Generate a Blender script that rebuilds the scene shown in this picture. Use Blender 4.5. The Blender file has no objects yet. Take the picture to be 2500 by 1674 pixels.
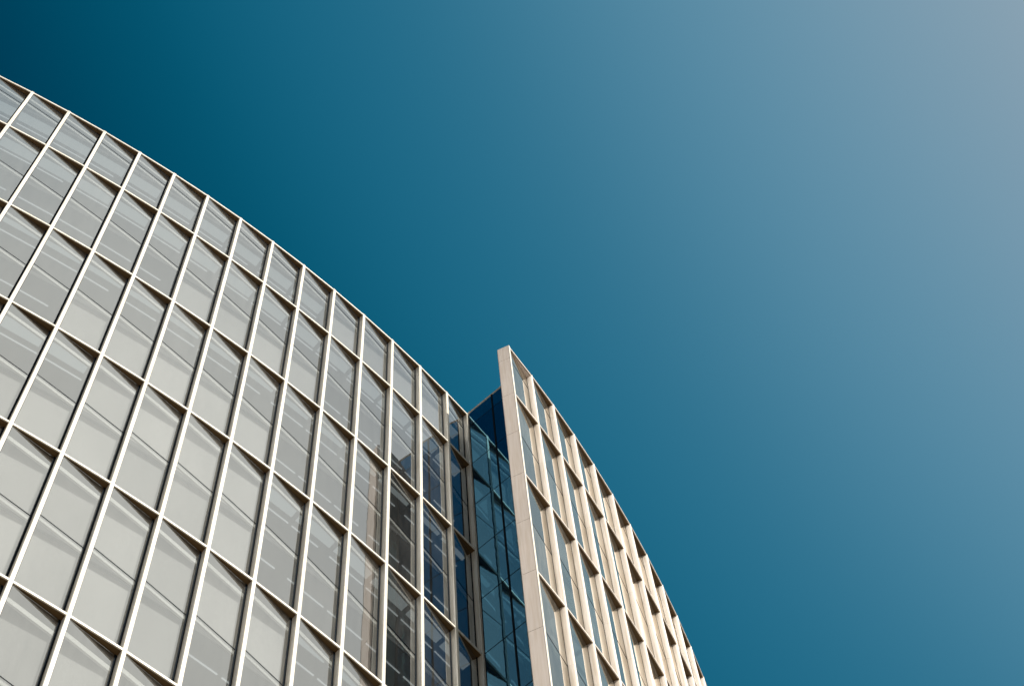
import bpy, bmesh, math, random
from mathutils import Vector, Matrix
random.seed(7)
C = bpy.context.scene.collection
S = 8.0                    # metres per storey pair
EYE = 1.6

# ------------------------------------------------------------------ plan
P = dict(f=5671.63466, th=1.25165990, ro=0.12902724, H=10.6848360, h0=0.6777640,
         x=-2.0564557, y=2.0159888, hd=0.6406523, c=0.18769, k0=0.024065178, k1=0.0001970968, last=0.151989,
         wx=-0.0176578, wy=3.5456265, whd=1.0576658, wc=0.1864981, wk0=0.0258838822, wk1=-8.27575e-05)
TOP = P['H'] * S + EYE

def curve(x, y, h, c, k0, k1, n, last=None):
    pts = [(x, y)]; hs = []
    for i in range(n):
        L = last if (last and i == n - 1) else c
        x += L * math.cos(h); y += L * math.sin(h); pts.append((x, y)); hs.append(h)
        h += k0 + k1 * i
    return pts, hs

fa, fah = curve(P['x'], P['y'], P['hd'], P['c'], P['k0'], P['k1'], 14, P['last'])
NB = 7                                      # bays carried on past the left edge of the photograph
x, y, h = P['x'], P['y'], P['hd']
for i in range(NB):
    h -= 0.0238
    x -= P['c'] * math.cos(h); y -= P['c'] * math.sin(h)
    fa.insert(0, (x, y)); fah.insert(0, h)
NW = 20
wi, wih = curve(P['wx'], P['wy'], P['whd'], P['wc'], P['wk0'], P['wk1'], NW)
fa = [Vector((a * S, b * S)) for a, b in fa]
wi = [Vector((a * S, b * S)) for a, b in wi]

def direction(a): return Vector((math.cos(a), math.sin(a)))
def perp(v): return Vector((-v.y, v.x))      # left of v = into the building
WALL_ANG = math.radians(-33.4)
wd = direction(WALL_ANG)                      # from the inner corner towards the blade
corner = fa[-1]
BLADE_BACK = Vector((-0.0735 * S, 3.5625 * S))
bt = direction(wih[0])
# where the recessed wall meets the back of the blade
def isect(p, d, q, e):
    den = d.x * e.y - d.y * e.x
    t = ((q.x - p.x) * e.y - (q.y - p.y) * e.x) / den
    return p + d * t
wall_end = isect(corner, wd, BLADE_BACK, bt)
WALL_LEN = (wall_end - corner).length
BLADE_LEN = (wall_end - BLADE_BACK).length

ROWS = [0.0, P['h0'] * S] + [(P['h0'] + i) * S for i in range(1, 10)]     # rail levels below the top
BASE = 0.0
def level(r): return TOP - ROWS[r]

# ------------------------------------------------------------------ materials
def lin(r, g, b):
    f = lambda v: v / 255 / 12.92 if v / 255 < .04045 else ((v / 255 + .055) / 1.055) ** 2.4
    return (f(r), f(g), f(b), 1)

def newmat(name):
    m = bpy.data.materials.new(name); m.use_nodes = True
    nt = m.node_tree; nt.nodes.clear()
    return m, nt, nt.nodes.new('ShaderNodeOutputMaterial')

def painted(name, col, rough=.45, var=.06, scale=1.3, streak=0.0, spec=.4, metallic=0.0, vary=0):
    m, nt, out = newmat(name); N = nt.nodes; K = nt.links
    b = N.new('ShaderNodeBsdfPrincipled'); b.inputs['Roughness'].default_value = rough
    b.inputs['Specular IOR Level'].default_value = spec; b.inputs['Metallic'].default_value = metallic
    geo = N.new('ShaderNodeNewGeometry')
    mp = N.new('ShaderNodeMapping'); mp.inputs['Scale'].default_value = (scale, scale, scale * .35)
    no = N.new('ShaderNodeTexNoise'); no.inputs['Scale'].default_value = 1.0; no.inputs['Detail'].default_value = 6
    K.new(geo.outputs['Position'], mp.inputs['Vector']); K.new(mp.outputs['Vector'], no.inputs['Vector'])
    rp = N.new('ShaderNodeValToRGB')
    rp.color_ramp.elements[0].position = .3; rp.color_ramp.elements[1].position = .7
    rp.color_ramp.elements[0].color = tuple(c * (1 - var) for c in col[:3]) + (1,)
    rp.color_ramp.elements[1].color = tuple(min(1, c * (1 + var)) for c in col[:3]) + (1,)
    K.new(no.outputs['Fac'], rp.inputs['Fac'])
    last = rp.outputs['Color']
    if streak:
        mp2 = N.new('ShaderNodeMapping'); mp2.inputs['Scale'].default_value = (14, 14, .5)
        n2 = N.new('ShaderNodeTexNoise'); n2.inputs['Scale'].default_value = 1.0; n2.inputs['Detail'].default_value = 4
        K.new(geo.outputs['Position'], mp2.inputs['Vector']); K.new(mp2.outputs['Vector'], n2.inputs['Vector'])
        r2 = N.new('ShaderNodeValToRGB'); r2.color_ramp.elements[0].position = .35; r2.color_ramp.elements[1].position = .6
        r2.color_ramp.elements[0].color = (1 - streak, 1 - streak * 1.25, 1 - streak * 1.65, 1); r2.color_ramp.elements[1].color = (1, 1, 1, 1)
        K.new(n2.outputs['Fac'], r2.inputs['Fac'])
        mx = N.new('ShaderNodeMix'); mx.data_type = 'RGBA'; mx.blend_type = 'MULTIPLY'; mx.inputs[0].default_value = 1
        K.new(last, mx.inputs[6]); K.new(r2.outputs['Color'], mx.inputs[7]); last = mx.outputs[2]
    if vary:
        oi = N.new('ShaderNodeObjectInfo'); hs_ = N.new('ShaderNodeHueSaturation'); vr = N.new('ShaderNodeMapRange')
        vr.inputs['To Min'].default_value = 1 - vary; vr.inputs['To Max'].default_value = 1 + vary * .4
        K.new(oi.outputs['Random'], vr.inputs['Value']); K.new(vr.outputs[0], hs_.inputs['Value']); K.new(last, hs_.inputs['Color']); last = hs_.outputs[0]
    K.new(last, b.inputs['Base Color']); K.new(b.outputs[0], out.inputs[0])
    return m

def glass(name, tint, ior, wob=.0035, haze=.05, hazecol=(.5, .5, .48, 1), refl=(.98, .98, .97, 1)):
    m, nt, out = newmat(name); N = nt.nodes; K = nt.links
    geo = N.new('ShaderNodeNewGeometry')
    mp = N.new('ShaderNodeMapping'); mp.inputs['Scale'].default_value = (1.1, 1.1, .55)
    no = N.new('ShaderNodeTexNoise'); no.inputs['Scale'].default_value = 1.0; no.inputs['Detail'].default_value = 2
    K.new(geo.outputs['Position'], mp.inputs['Vector']); K.new(mp.outputs['Vector'], no.inputs['Vector'])
    bu = N.new('ShaderNodeBump'); bu.inputs['Strength'].default_value = 1.0; bu.inputs['Distance'].default_value = wob
    K.new(no.outputs['Fac'], bu.inputs['Height'])
    fr = N.new('ShaderNodeFresnel'); fr.inputs['IOR'].default_value = ior
    K.new(bu.outputs['Normal'], fr.inputs['Normal'])
    # double glazing: two reflecting sheets, 2F / (1 + F); the rear face of the sheet only transmits
    a2 = N.new('ShaderNodeMath'); a2.operation = 'MULTIPLY'; a2.inputs[1].default_value = 2; K.new(fr.outputs[0], a2.inputs[0])
    a1 = N.new('ShaderNodeMath'); a1.operation = 'ADD'; a1.inputs[1].default_value = 1; K.new(fr.outputs[0], a1.inputs[0])
    dv = N.new('ShaderNodeMath'); dv.operation = 'DIVIDE'; K.new(a2.outputs[0], dv.inputs[0]); K.new(a1.outputs[0], dv.inputs[1])
    nb = N.new('ShaderNodeMath'); nb.operation = 'SUBTRACT'; nb.inputs[0].default_value = 1; K.new(geo.outputs['Backfacing'], nb.inputs[1])
    ff = N.new('ShaderNodeMath'); ff.operation = 'MULTIPLY'; K.new(dv.outputs[0], ff.inputs[0]); K.new(nb.outputs[0], ff.inputs[1])
    gl = N.new('ShaderNodeBsdfGlossy'); gl.inputs['Roughness'].default_value = 0.0
    gl.inputs['Color'].default_value = refl; K.new(bu.outputs['Normal'], gl.inputs['Normal'])
    tr = N.new('ShaderNodeBsdfTransparent'); tr.inputs['Color'].default_value = tint
    # thin film of dust, patchy and with run marks
    df = N.new('ShaderNodeBsdfDiffuse'); df.inputs['Color'].default_value = hazecol
    mp2 = N.new('ShaderNodeMapping'); mp2.inputs['Scale'].default_value = (5, 5, .6)
    n2 = N.new('ShaderNodeTexNoise'); n2.inputs['Scale'].default_value = 1.0; n2.inputs['Detail'].default_value = 7; n2.inputs['Roughness'].default_value = .65
    K.new(geo.outputs['Position'], mp2.inputs['Vector']); K.new(mp2.outputs['Vector'], n2.inputs['Vector'])
    mr = N.new('ShaderNodeMapRange'); mr.inputs['From Min'].default_value = .35; mr.inputs['From Max'].default_value = .75
    mr.inputs['To Min'].default_value = haze * .5; mr.inputs['To Max'].default_value = haze * 1.8
    K.new(n2.outputs['Fac'], mr.inputs['Value'])
    oi = N.new('ShaderNodeObjectInfo')
    vr = N.new('ShaderNodeMapRange'); vr.inputs['To Min'].default_value = .4; vr.inputs['To Max'].default_value = 2.2; K.new(oi.outputs['Random'], vr.inputs['Value'])
    hz = N.new('ShaderNodeMath'); hz.operation = 'MULTIPLY'; K.new(mr.outputs[0], hz.inputs[0]); K.new(vr.outputs[0], hz.inputs[1])
    m1 = N.new('ShaderNodeMixShader'); K.new(hz.outputs[0], m1.inputs[0]); K.new(tr.outputs[0], m1.inputs[1]); K.new(df.outputs[0], m1.inputs[2])
    m2 = N.new('ShaderNodeMixShader'); K.new(ff.outputs[0], m2.inputs[0]); K.new(m1.outputs[0], m2.inputs[1]); K.new(gl.outputs[0], m2.inputs[2])
    K.new(m2.outputs[0], out.inputs[0])
    return m

def mirror_glass(name, body, refl, fac, wob=.004):
    m, nt, out = newmat(name); N = nt.nodes; K = nt.links
    geo = N.new('ShaderNodeNewGeometry')
    no = N.new('ShaderNodeTexNoise'); no.inputs['Scale'].default_value = .9; no.inputs['Detail'].default_value = 2
    K.new(geo.outputs['Position'], no.inputs['Vector'])
    bu = N.new('ShaderNodeBump'); bu.inputs['Strength'].default_value = 1.0; bu.inputs['Distance'].default_value = wob
    K.new(no.outputs['Fac'], bu.inputs['Height'])
    gl = N.new('ShaderNodeBsdfGlossy'); gl.inputs['Roughness'].default_value = 0.0
    gl.inputs['Color'].default_value = refl; K.new(bu.outputs['Normal'], gl.inputs['Normal'])
    df = N.new('ShaderNodeBsdfDiffuse'); df.inputs['Color'].default_value = body
    mx = N.new('ShaderNodeMixShader'); mx.inputs[0].default_value = fac
    K.new(df.outputs[0], mx.inputs[1]); K.new(gl.outputs[0], mx.inputs[2]); K.new(mx.outputs[0], out.inputs[0])
    return m

def emitter(name, col, s):
    m, nt, out = newmat(name); e = nt.nodes.new('ShaderNodeEmission'); e.inputs[0].default_value = col; e.inputs[1].default_value = s
    nt.links.new(e.outputs[0], out.inputs[0]); return m

M = dict(
    frame=painted('cream painted aluminium', (.88, .85, .765, 1), .38, .045, .6, .17),
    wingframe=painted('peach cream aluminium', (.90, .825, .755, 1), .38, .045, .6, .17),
    cap=painted('pale cladding sheet', (.90, .81, .75, 1), .5, .05, .9, .10),
    soffit=painted('shade-darkened soffit', (.135, .080, .028, 1), .5, .10, 1.5, 0),  # cream soffit in shade: the shade is put into this brown
    gasket=painted('black rubber gasket', (.008, .013, .02, 1), .9, .1, spec=.04),
    glass=glass('facade glass', (.735, .75, .755, 1), 2.0, .0016, .03),
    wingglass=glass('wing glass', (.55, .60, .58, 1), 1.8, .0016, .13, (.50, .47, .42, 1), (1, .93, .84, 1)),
    bluewall=mirror_glass('blue mirror glass', (.001, .045, .13, 1), (.17, .40, .54, 1), .72),
    bluewall2=mirror_glass('pale blue mirror glass', (.002, .07, .18, 1), (.28, .56, .72, 1), .72),
    backglass=mirror_glass('dark green glass', (.012, .022, .016, 1), (.6, .75, .7, 1), .18),
    slab=painted('shade-darkened slab edge', (.13, .13, .13, 1), .8, .06),  # dark grey carries the shade of the slab edge
    ceiling=painted('ceiling board', (.30, .32, .34, 1), .8, .10, .8),
    floor=painted('office carpet', (.30, .30, .30, 1), .9, .12),
    blind=painted('roller blind cloth', (.64, .62, .60, 1), .85, .13, .45, vary=.28),
    bulk=emitter('bulkhead with added glow', (.9, 1, .98, 1), .30),  # bulkhead, no light fitting: faint glow added so its band shows
    transom=painted('cream inner transom', (.85, .84, .80, 1), .5, .03),
    added_dark_backing=painted('charcoal board added to darken glass', (.035, .037, .037, 1), .9, .1, spec=.1),  # board added behind the glass so the reflected soffit shows dark
    lamp=emitter('ceiling lamp tube', (.95, 1.0, .98, 1), .48),
    roof=painted('roof gravel', (.30, .29, .27, 1), .95, .2, 2),
    core=painted('plaster core wall', (.40, .41, .42, 1), .9, .08),
)

# ------------------------------------------------------------------ helpers
class MB:
    def __init__(s): s.v = []; s.f = []; s.m = []
    def box(s, x0, x1, y0, y1, z0, z1, mi=0, mat=None):
        s.prism([(x0, y0), (x1, y0), (x1, y1), (x0, y1)], z0, z1, mi, mat)
    def prism(s, poly, z0, z1, mi=0, mat=None):
        n = len(poly); b = len(s.v)
        ps = [Vector((p[0], p[1], z0)) for p in poly] + [Vector((p[0], p[1], z1)) for p in poly]
        if mat: ps = [mat @ p for p in ps]
        s.v += ps
        s.f.append(tuple(b + i for i in reversed(range(n)))); s.m.append(mi)
        s.f.append(tuple(b + n + i for i in range(n))); s.m.append(mi)
        for i in range(n):
            j = (i + 1) % n
            s.f.append((b + i, b + j, b + n + j, b + n + i)); s.m.append(mi)
    def mesh(s, name, mats, tri=False):
        me = bpy.data.meshes.new(name); me.from_pydata([tuple(v) for v in s.v], [], s.f)
        for m in mats: me.materials.append(m)
        for p, i in zip(me.polygons, s.m): p.material_index = i
        if tri:
            bm = bmesh.new(); bm.from_mesh(me); bmesh.ops.triangulate(bm, faces=bm.faces[:]); bm.to_mesh(me); bm.free()
        me.validate(); me.update(); return me

def link(name, me, parent=None, mat=None):
    o = bpy.data.objects.new(name, me); C.objects.link(o)
    if parent: o.parent = parent
    if mat is not None: o.matrix_local = mat
    return o

def frame_at(p, ang, z):        # local x along the facade, local y into the building, z up
    return Matrix.Translation((p.x, p.y, z)) @ Matrix.Rotation(ang, 4, 'Z')

bld = bpy.data.objects.new('glass_office_building', None); C.objects.link(bld)
bld.location = (corner.x, corner.y, 0)
bld['label'] = 'curved glass office building with cream mullion grid, tilted panes and dark blue recessed wall'
bld['category'] = 'building'
inv = Matrix.Translation((-corner.x, -corner.y, 0))

W2 = .061          # half width of a mullion
RD = .204          # depth of the recess on the deep side
RH = .053          # half height of a rail

# mullion profile (plan), slightly rounded, with two fine grooves on its face
def mullion_profile(qa, qb, w=W2, d=RD + .03, r=.016):
    p = []                              # the side next to the recess is rounded off (qa x qb)
    for k in range(11):
        a = math.pi * (1 + k / 20); p.append((-w + qa + qa * math.cos(a), -.012 + qb + qb * math.sin(a)))
    for g in ((-.012, .022) if qa < .05 else ()): p += [(g - .004, -.012), (g - .003, -.004), (g + .003, -.004), (g + .004, -.012)]
    for a in (270, 300, 330, 360): p.append((w - r + r * math.cos(math.radians(a)), -.012 + r + r * math.sin(math.radians(a))))
    p += [(w, d), (-w, d)]
    return p
PROFS = dict(f=mullion_profile(.022, .04), w=mullion_profile(.098, .20))

JOINTS = [(.178 + .5 * i) * S for i in range(21)]       # storey levels below the top
STOREYS = [TOP - j for j in JOINTS if TOP - j > 1.0]

def make_mullion(p, ang, side):
    mb = MB(); ztop = TOP + RH + .02
    zs = [ztop] + [z for k, z in enumerate(STOREYS) if k % 2 == 0] + [BASE]
    for a, b in zip(zs[:-1], zs[1:]):
        mb.prism(PROFS[side], b + (.006 if b != BASE else 0), a - (.006 if a != ztop else 0), 0)
    mb.box(.0, W2 - .006, 0.006, RD + .028, BASE, ztop - .02, 1)
    me = mb.mesh('mullion', [M['frame' if side == 'f' else 'wingframe'], M['gasket']])
    o = link('mullion', me, bld, inv @ frame_at(p, ang, 0))
    return o

def node_angles(hs, n):
    out = []
    for i in range(n):
        a = hs[max(0, i - 1)]; b = hs[min(len(hs) - 1, i)]
        out.append((a + b) / 2)
    return out
faN = node_angles(fah, len(fa)); wiN = node_angles(wih, len(wi))
for p, a in zip(fa, faN): make_mullion(p, a, 'f')
for p, a in list(zip(wi, wiN))[1:]: make_mullion(p, a, 'w')

# rails: one continuous ribbon per level and wing
def make_rail(pts, hs, z, top):
    mb = MB()
    for i in range(len(pts) - 1):
        L = (pts[i + 1] - pts[i]).length
        mb.box(W2 - .004, L - (.045 if pts is fa else .02), 0, .034, z - RH, z + RH, 0, frame_at(pts[i], hs[i], 0))
    return link('rail', mb.mesh('rail', [M['frame' if pts is fa else 'wingframe']]), bld, inv)
for r in range(len(ROWS)):
    make_rail(fa, fah, level(r), r == 0)
    make_rail(wi, wih, level(r), r == 0)

# ------------------------------------------------------------------ windows
cam_pos = Vector((0, 0, EYE))
def project(p):
    f, th, ro = P['f'], P['th'], P['ro']
    X, Y, Z = p.x, p.y, p.z - EYE
    yc = Y * math.cos(th) + Z * math.sin(th); zc = -Y * math.sin(th) + Z * math.cos(th)
    u = X / yc * f; v = zc / yc * f
    c, s = math.cos(ro), math.sin(ro)
    return 1250 + u * c - v * s, 837 - (u * s + v * c)

cells = []
for side, pts, hs in (('f', fa, fah), ('w', wi, wih)):
    for i in range(len(pts) - 1):
        for r in range(len(ROWS) - 1):
            z0, z1 = level(r + 1), level(r)
            q = [project(Vector((pts[i + a].x, pts[i + a].y, z))) for a, z in ((0, z0), (1, z0), (1, z1), (0, z1))]
            cl = [(min(max(x, 0), 2500), min(max(y, 0), 1674)) for x, y in q]
            A = abs(sum(cl[k][0] * cl[(k + 1) % 4][1] - cl[(k + 1) % 4][0] * cl[k][1] for k in range(4))) / 2
            cells.append((A, side, i, r))
vis = set((c[1], c[2], c[3]) for c in sorted(cells, reverse=True)[:100])

cache = {}
def cached(key, fn):
    if key not in cache: cache[key] = fn()
    return cache[key]

def pane_line(L):                      # plan line of the tilted glass in a bay of width L
    return (W2, .030), (L - W2, RD - .012)

def pane_geo(mb, L, za, zb, mat=None):
    (x0, y0), (x1, y1) = pane_line(L)
    g = .02
    mb.prism([(x0 + .004, y0), (x1 - g, y1), (x1 - g, y1 + .02), (x0 + .004, y0 + .02)], za, zb, 0, mat)
def gasket_geo(mb, L, H, mids, mat=None, mi=0, gw=.034):
    (x0, y0), (x1, y1) = pane_line(L); sl = (y1 - y0) / (x1 - x0)
    def yy(x): return y0 + sl * (x - x0)
    # deep side: black joint between glass and mullion; shallow side: hairline; mid joint
    mb.prism([(x1 - gw, yy(x1 - gw) - .004), (x1, yy(x1) - .004), (x1, yy(x1) + .03), (x1 - gw, yy(x1 - gw) + .03)], RH, H - RH, mi, mat)
    mb.prism([(x0, y0 - .004), (x0 + .014, yy(x0 + .014) - .004), (x0 + .014, yy(x0 + .014) + .028), (x0, y0 + .028)], RH, H - RH, mi, mat)
    for z in mids:
        mb.prism([(x0 + .016, yy(x0 + .016) - .006), (x1 - gw - .002, yy(x1 - gw - .002) - .006), (x1 - gw - .002, yy(x1 - gw - .002) + .026), (x0 + .016, yy(x0 + .016) + .026)], z - .010, z + .010, mi, mat)
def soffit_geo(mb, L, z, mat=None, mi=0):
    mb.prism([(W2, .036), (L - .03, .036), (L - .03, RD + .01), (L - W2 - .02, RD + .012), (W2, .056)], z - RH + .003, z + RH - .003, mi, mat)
def transom_geo(mb, L, z, mat=None):
    (x0, y0), (x1, y1) = pane_line(L)
    mb.prism([(x0 + .01, y0 + .035), (x1 - .01, y1 + .035), (x1 - .01, y1 + .09), (x0 + .01, y0 + .09)], z - .21, z + .01, 0, mat)
def mids_of(r):                        # mid joint of a cell, above its bottom rail
    zb = level(r + 1)
    return [zz - zb for zz in STOREYS if level(r + 1) + .5 < zz < level(r) - .5]

BL = .36
def blind_geo(mb, L, za, zb, mat=None):
    mb.box(.02, L - .02, BL, BL + .012, za, zb, 0, mat)
    mb.box(.02, L - .02, BL - .004, BL + .02, za - .03, za, 0, mat)

def blind_drop(side, i, s):
    """how far the blind of storey s (0 = under the roof) is let down: 0 open, 1 closed"""
    b = i - NB + 1 if side == 'f' else i
    rnd = random.Random(b * 131 + s * 17 + (5 if side == 'w' else 0)).random()
    if side == 'w': return 1.0 if rnd < .35 else (.5 if rnd < .5 else 0)
    if s == 1: return 1 if 10 <= b <= 13 else 0
    if s == 3: return 1 if b >= 6 and b <= 9 else 0
    if s == 4: return 0
    if s == 5: return 1 if b in (4, 5, 6, 7, 8) and b != 6 else (1 if b == 6 else 0)
    if s == 6: return 1 if 5 <= b <= 8 else 0
    if s == 7: return 1 if b <= 8 else 0
    if s == 8: return 1 if b <= 9 else 0
    if s == 9: return 1 if b <= 7 else 0
    if s >= 10: return 1 if b <= 6 or rnd < .4 else 0
    return 0

def ceiling_bits(side, i, s):
    b = i - NB + 1 if side == 'f' else i
    rnd = random.Random(s * 7 + (3 if side == 'w' else 0))
    return rnd

rest_frame, rest_pane, rest_soffit, rest_blind = MB(), MB(), MB(), MB()
for side, pts, hs in (('f', fa, fah), ('w', wi, wih)):
    for i in range(len(pts) - 1):
        L = (pts[i + 1] - pts[i]).length
        lk = round(L, 3)
        for r in range(len(ROWS) - 1):
            H = level(r) - level(r + 1); mids = mids_of(r)
            mat = frame_at(pts[i], hs[i], level(r + 1))
            blade = side == 'w' and i * L < BLADE_LEN
            seen = (side, i, r) in vis; gw = .062 if side == 'f' else .012
            if not seen:
                gasket_geo(rest_frame, L, H, mids, mat, 0, gw)
                zz = [RH] + [m for m in reversed(mids)] + [H - RH] if False else [RH] + sorted(mids) + [H - RH]
                for a, b in zip(zz[:-1], zz[1:]): pane_geo(rest_pane, L, a + .011, b - .011, mat)
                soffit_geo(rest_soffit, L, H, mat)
                continue
            key = (lk, round(H, 2), tuple(round(m, 2) for m in mids))
            def mk_frame():
                mb = MB(); gasket_geo(mb, L, H, mids, None, 0, gw); return mb.mesh('window', [M['gasket']])
            win = link('window', cached(('g',) + key, mk_frame), bld, inv @ mat)
            zz = [RH] + sorted(mids) + [H - RH]
            for a, b in zip(zz[:-1], zz[1:]):
                def mk_pane():
                    mb = MB(); pane_geo(mb, L, a + .011, b - .011); return mb.mesh('pane', [M['glass' if side == 'f' else 'wingglass']])
                link('pane', cached(('p', round(a, 2), round(b, 2)) + key, mk_pane), win)
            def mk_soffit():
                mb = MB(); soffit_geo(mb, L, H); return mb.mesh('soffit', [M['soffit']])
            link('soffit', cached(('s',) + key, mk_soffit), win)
            def mk_sp():  # added dark sheet behind the pane head, deepens the soffit's reflection
                mb = MB(); (x0, y0), (x1, y1) = pane_line(L)
                mb.prism([(x0 + .01, y0 + .035), (x1 - .01, y1 + .035), (x1 - .01, y1 + .06), (x0 + .01, y0 + .06)], H - RH - .60, H - RH, 0)
                return mb.mesh('added_dark_backing', [M['added_dark_backing']])
            link('added_dark_backing', cached(('sp', lk, round(H, 2)), mk_sp), win)
            for m_ in mids + [H - RH - .60]:
                def mk_tr():
                    mb = MB(); transom_geo(mb, L, m_); return mb.mesh('transom', [M['transom']])
                link('transom', cached(('t', lk, round(m_, 3)), mk_tr), win)
            if blade: continue
            # blinds and lamps of the storeys seen through this window
            zb = level(r + 1)
            for s, zc in enumerate([TOP] + STOREYS[:-1]):
                zf = STOREYS[s]                      # floor level of storey s
                if not (zb - .3 <= zf < level(r) - 1.0 or (r == 0 and s == 0)): continue
                if s == 0: continue
                dr = blind_drop(side, i, s)
                ceil = zc - .17; fl = zf + .18
                if dr > 0:
                    a_, b_ = round(ceil - (ceil - fl) * dr + .02 - zb, 3), round(ceil - zb, 3)
                    def mk_blind():
                        mb = MB(); blind_geo(mb, L, a_, b_); return mb.mesh('blind', [M['blind']])
                    link('blind', cached(('b', lk, a_, b_), mk_blind), win)
                else:
                    rr = random.Random(s * 7 + (3 if side == 'w' else 0)).random()
                    b = i - NB + 1
                    y0 = .80 + .20 * rr; x0, x1 = .04 * L, (.93 if (s * 5 + b) % 4 else .72) * L
                    def mk_lamp():
                        mb = MB(); mb.box(x0, x1, y0, y0 + .035, ceil - zb - .035, ceil - zb - .004); return mb.mesh('ceiling_lamp', [M['lamp']])
                    link('ceiling_lamp', cached(('l', lk, round(ceil - zb, 3), round(y0, 2), round(x1, 2)), mk_lamp), win)
                    if s in (1, 2, 4, 6) or rr > .6:
                        y1 = .40
                        def mk_bulk():  # bulkhead strip, brightened by an added glow
                            mb = MB(); mb.box(.02 * L, .9 * L, y1, y1 + (.34 if s in (1, 2, 6) else .16), ceil - zb - .03, ceil - zb - .002); return mb.mesh('bulkhead_added_glow', [M['bulk']])
                        link('bulkhead_added_glow', cached(('k', lk, s in (1, 2, 6), round(ceil - zb, 3)), mk_bulk), win)
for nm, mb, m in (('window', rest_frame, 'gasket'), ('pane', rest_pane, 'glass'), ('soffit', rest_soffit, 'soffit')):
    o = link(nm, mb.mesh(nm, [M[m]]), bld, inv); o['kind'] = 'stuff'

# ------------------------------------------------------------------ blade end of the right wing
bw = (BLADE_BACK - wi[0])
bn = perp(bt)                                   # into the building
ea = math.atan2(bw.y, bw.x); EL = bw.length
mb = MB()
zs = [TOP + RH + .02] + STOREYS + [BASE]
for a, b in zip(zs[:-1], zs[1:]):
    mb.box(.0, EL, -.03, .03, b + .014, a - .014, 0, frame_at(wi[0], ea, 0))
mb.box(.02, EL - .02, -.022, .022, BASE, TOP + RH, 1, frame_at(wi[0], ea, 0))
link('end_panel', mb.mesh('end_panel', [M['cap'], M['gasket']]), bld, inv)
mb = MB()
mb.prism([(-.034, -.018), (W2 * .9, -.018), (W2 * .9, RD), (.0, RD * .55)], BASE, TOP + RH + .02, 0, frame_at(wi[0], wih[0], 0))
link('mullion', mb.mesh('mullion', [M['frame']]), bld, inv)
# back skin of the blade, with joints
mb = MB()
for a, b in zip(zs[:-1], zs[1:]):
    x = .06
    while x < BLADE_LEN - .05:
        x1 = min(x + 1.5, BLADE_LEN - .03)
        mb.box(x, x1 - .04, -.012, .012, b + .02, a - .02, 0, frame_at(BLADE_BACK, wih[0], 0)); x = x1
mb.box(.04, BLADE_LEN, -.008, -.004, BASE, TOP, 1, frame_at(BLADE_BACK, wih[0], 0))
mb.box(0, .05, -.03, .03, BASE, TOP + RH, 2, frame_at(BLADE_BACK, wih[0], 0))
link('back_panel', mb.mesh('back_panel', [M['backglass'], M['gasket'], M['cap']]), bld, inv)
# coping over the blade
mb = MB()
p0 = wi[0] + bt * .1 + bn * .05; p1 = wi[1] + bn * .05; 
q1 = isect(BLADE_BACK, bt, wi[1], bn); q0 = BLADE_BACK + bt * .05
mb.prism([p0, p1, q1, q0], TOP - .06, TOP + RH - .01, 0)
link('coping', mb.mesh('coping', [M['cap']]), bld, inv)

# ------------------------------------------------------------------ recessed blue wall
WF = frame_at(corner, WALL_ANG, 0)
lv = [TOP + .02] + STOREYS + [BASE]
def wall_panels():
    xs = [.06, .153 * S, .153 * S + 1.5, WALL_LEN - .02]
    xs = [x for x in xs if x < WALL_LEN - .01] + ([WALL_LEN - .01] if xs[2] < WALL_LEN - .3 else [WALL_LEN - .01])
    xs = sorted(set(xs)); out = []
    for a, b in zip(lv[:-1], lv[1:]):
        for x0, x1 in zip(xs[:-1], xs[1:]): out.append((x0, x1, b, a))
    return out, xs
pn, xs = wall_panels()
for x0, x1, za, zb in pn:
    mb = MB(); mb.box(x0 + .025, x1 - .025, 0, .02, za + .034, zb - .034)
    link('wall_pane', mb.mesh('wall_pane', [M['bluewall' if zb < TOP else 'bluewall2']]), bld, inv @ WF)
for x in xs[1:-1]:
    mb = MB(); mb.box(x - .032, x + .032, -.02, .03, BASE, TOP)
    link('wall_mullion', mb.mesh('wall_mullion', [M['gasket']]), bld, inv @ WF)
mb = MB(); mb.box(.03, WALL_LEN, .024, .05, BASE, TOP - .01)
for z in STOREYS: mb.box(.04, WALL_LEN - .01, .004, .03, z - .03, z + .03)
link('wall_backing', mb.mesh('wall_backing', [M['gasket']]), bld, inv @ WF)
mb = MB(); mb.box(.03, WALL_LEN + .1, -.03, .2, TOP + .022, TOP + .07)
link('coping', mb.mesh('coping', [M['cap']]), bld, inv @ WF)

# ------------------------------------------------------------------ floors inside, roof, rear wall
def offset(pts, hs, d, lo=0):
    return [p + perp(direction(a)) * d for p, a in zip(pts[lo:], hs[lo:])]
def outline(d):
    o = offset(fa, faN, d)[:-1]
    o.append(corner + perp(direction(fah[-1])) * d - direction(fah[-1]) * .02 + Vector((0, 0)))
    wn = perp(wd)
    o.append(wall_end + wn * (d + .05) - wd * .0)
    k = int(BLADE_LEN / (P['wc'] * S)) + 2
    o += offset(wi, wiN, d, k)
    o.append(wi[-1] + perp(direction(wiN[-1])) * 14)
    o.append(Vector((-14, 36)))
    o.append(fa[0] + perp(direction(faN[0])) * 14)
    return o
OUT = outline(.300)
for z in STOREYS:
    mb = MB(); n = len(OUT)
    mb.prism(OUT, z - .17, z + .17, 0)
    mb.m[0] = 1; mb.m[1] = 2                    # underside = ceiling, top = carpet
    link('floor_slab', mb.mesh('floor_slab', [M['slab'], M['ceiling'], M['floor']], tri=True), bld, inv)
mb = MB(); mb.prism(outline(.26), TOP - .25, TOP - .12, 0)
link('roof', mb.mesh('roof', [M['roof']], tri=True), bld, inv)
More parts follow.
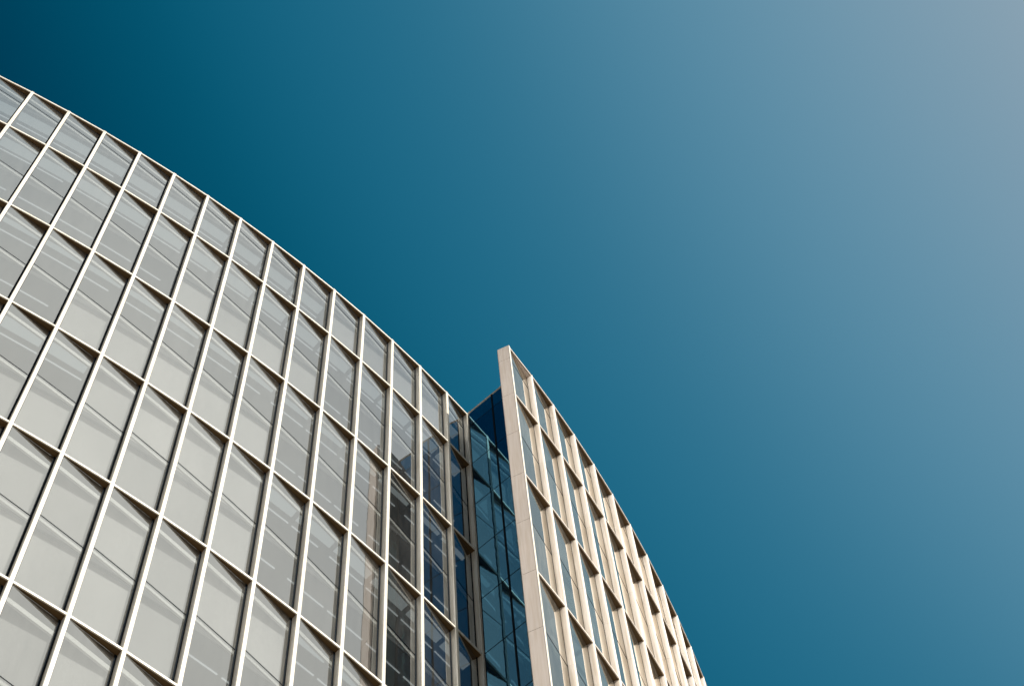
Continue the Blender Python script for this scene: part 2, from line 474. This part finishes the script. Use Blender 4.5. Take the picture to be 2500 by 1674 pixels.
# core wall, five metres behind the glass
mb = MB()
def strip(pts, t):
    for a, b in zip(pts[:-1], pts[1:]):
        d = b - a; mb.box(0, d.length, 0, t, BASE, TOP - .3, 0, frame_at(a, math.atan2(d.y, d.x), 0))
strip(offset(fa, faN, 5.0)[:-3], .2); 
strip(offset(wi, wiN, 5.0, 5), .2)
link('core_wall', mb.mesh('core_wall', [M['core']]), bld, inv)
mb = MB(); strip([OUT[-4], OUT[-3], OUT[-2], OUT[-1], OUT[0]], .25)
link('rear_wall', mb.mesh('rear_wall', [M['core']]), bld, inv)

# ------------------------------------------------------------------ ground
m, nt, out = newmat('stone paving'); N = nt.nodes; K = nt.links
b = N.new('ShaderNodeBsdfPrincipled'); b.inputs['Roughness'].default_value = .8
br = N.new('ShaderNodeTexBrick'); br.inputs['Scale'].default_value = 1.0
br.inputs['Color1'].default_value = (.16, .135, .11, 1); br.inputs['Color2'].default_value = (.13, .11, .09, 1); br.inputs['Mortar'].default_value = (.06, .055, .05, 1)
br.inputs['Mortar Size'].default_value = .01
geo = N.new('ShaderNodeNewGeometry'); K.new(geo.outputs['Position'], br.inputs['Vector'])
K.new(br.outputs['Color'], b.inputs['Base Color']); K.new(b.outputs[0], out.inputs[0])
me = bpy.data.meshes.new('ground'); g = 3000
me.from_pydata([(-g, -g, 0), (g, -g, 0), (g, g, 0), (-g, g, 0)], [], [(0, 1, 2, 3)]); me.materials.append(m)
go = link('ground', me); go['kind'] = 'structure'; go['label'] = 'dark stone paving around the building'

# ------------------------------------------------------------------ sun and sky
AZ, ELV = math.radians(-32.6), math.radians(44)
sd = Vector((math.cos(AZ) * math.cos(ELV), math.sin(AZ) * math.cos(ELV), math.sin(ELV)))
sl = bpy.data.lights.new('sun', 'SUN'); sl.energy = 5.0; sl.angle = math.radians(.5); sl.color = (1, .93, .83)
so = bpy.data.objects.new('sun', sl); C.objects.link(so); so.rotation_euler = sd.to_track_quat('Z', 'Y').to_euler()
w = bpy.data.worlds.new('World'); bpy.context.scene.world = w; w.use_nodes = True
nt = w.node_tree; N = nt.nodes; K = nt.links; N.clear()
wo = N.new('ShaderNodeOutputWorld'); bg = N.new('ShaderNodeBackground'); bg2 = N.new('ShaderNodeBackground')
sk = N.new('ShaderNodeTexSky'); sk.sky_type = 'NISHITA'; sk.sun_disc = False
sk.sun_elevation = ELV; sk.sun_rotation = math.pi / 2 - AZ
K.new(sk.outputs[0], bg.inputs[0]); bg.inputs[1].default_value = .0
tc = N.new('ShaderNodeTexCoord')
ax, el = math.radians(-5), math.radians(50)
dp = N.new('ShaderNodeVectorMath'); dp.operation = 'DOT_PRODUCT'
nz = N.new('ShaderNodeVectorMath'); nz.operation = 'NORMALIZE'
K.new(tc.outputs['Generated'], nz.inputs[0]); K.new(nz.outputs[0], dp.inputs[0])
dp.inputs[1].default_value = (math.cos(ax) * math.cos(el), math.sin(ax) * math.cos(el), math.sin(el))
rp = N.new('ShaderNodeValToRGB'); K.new(dp.outputs['Value'], rp.inputs[0]); cr = rp.color_ramp
cr.interpolation = 'B_SPLINE'
stops = [(.0, (3, 42, 66)), (.45, (0, 42, 66)), (.60, (0, 56, 82)), (.655, (0, 84, 111)), (.70, (24, 102, 132)), (.745, (46, 114, 143)),
         (.79, (82, 136, 162)), (.835, (112, 151, 173)), (.885, (147, 166, 180)), (.93, (190, 196, 198)), (1.0, (225, 224, 218))]
cr.elements[0].position = stops[0][0]; cr.elements[0].color = lin(*stops[0][1])
cr.elements[1].position = stops[-1][0]; cr.elements[1].color = lin(*stops[-1][1])
for p_, c_ in stops[1:-1]:
    e = cr.elements.new(p_); e.color = lin(*c_)
# bright haze round the sun
d2 = N.new('ShaderNodeVectorMath'); d2.operation = 'DOT_PRODUCT'; K.new(nz.outputs[0], d2.inputs[0]); d2.inputs[1].default_value = tuple(sd)
g2 = N.new('ShaderNodeMapRange'); g2.interpolation_type = 'SMOOTHSTEP'; g2.inputs['From Min'].default_value = .80; g2.inputs['From Max'].default_value = .93
K.new(d2.outputs['Value'], g2.inputs['Value'])
mg = N.new('ShaderNodeMix'); mg.data_type = 'RGBA'; K.new(g2.outputs[0], mg.inputs[0]); K.new(rp.outputs[0], mg.inputs[6]); mg.inputs[7].default_value = (1.08, 1.09, 1.03, 1)
K.new(mg.outputs[2], bg2.inputs[0]); bg2.inputs[1].default_value = .75
ad = N.new('ShaderNodeAddShader'); K.new(bg.outputs[0], ad.inputs[0]); K.new(bg2.outputs[0], ad.inputs[1]); K.new(ad.outputs[0], wo.inputs[0])

# ------------------------------------------------------------------ camera
cam = bpy.data.cameras.new('camera'); co = bpy.data.objects.new('camera', cam); C.objects.link(co)
cam.sensor_width = 36; cam.lens = P['f'] / 2500 * 36; cam.clip_end = 10000
th, ro = P['th'], P['ro']
F = Vector((0, math.cos(th), math.sin(th))); R = Vector((1, 0, 0)); U = Vector((0, -math.sin(th), math.cos(th)))
c, s = math.cos(ro), math.sin(ro)
# image right / up in terms of the unrolled axes
Rr = R * c - U * s; Ur = R * s + U * c
mt = Matrix((Rr, Ur, -F)).transposed().to_4x4(); mt.translation = cam_pos
co.matrix_world = mt
sc = bpy.context.scene; sc.camera = co
sc.view_settings.view_transform = 'Standard'; sc.view_settings.look = 'None'; sc.view_settings.exposure = .42; sc.view_settings.gamma = 1
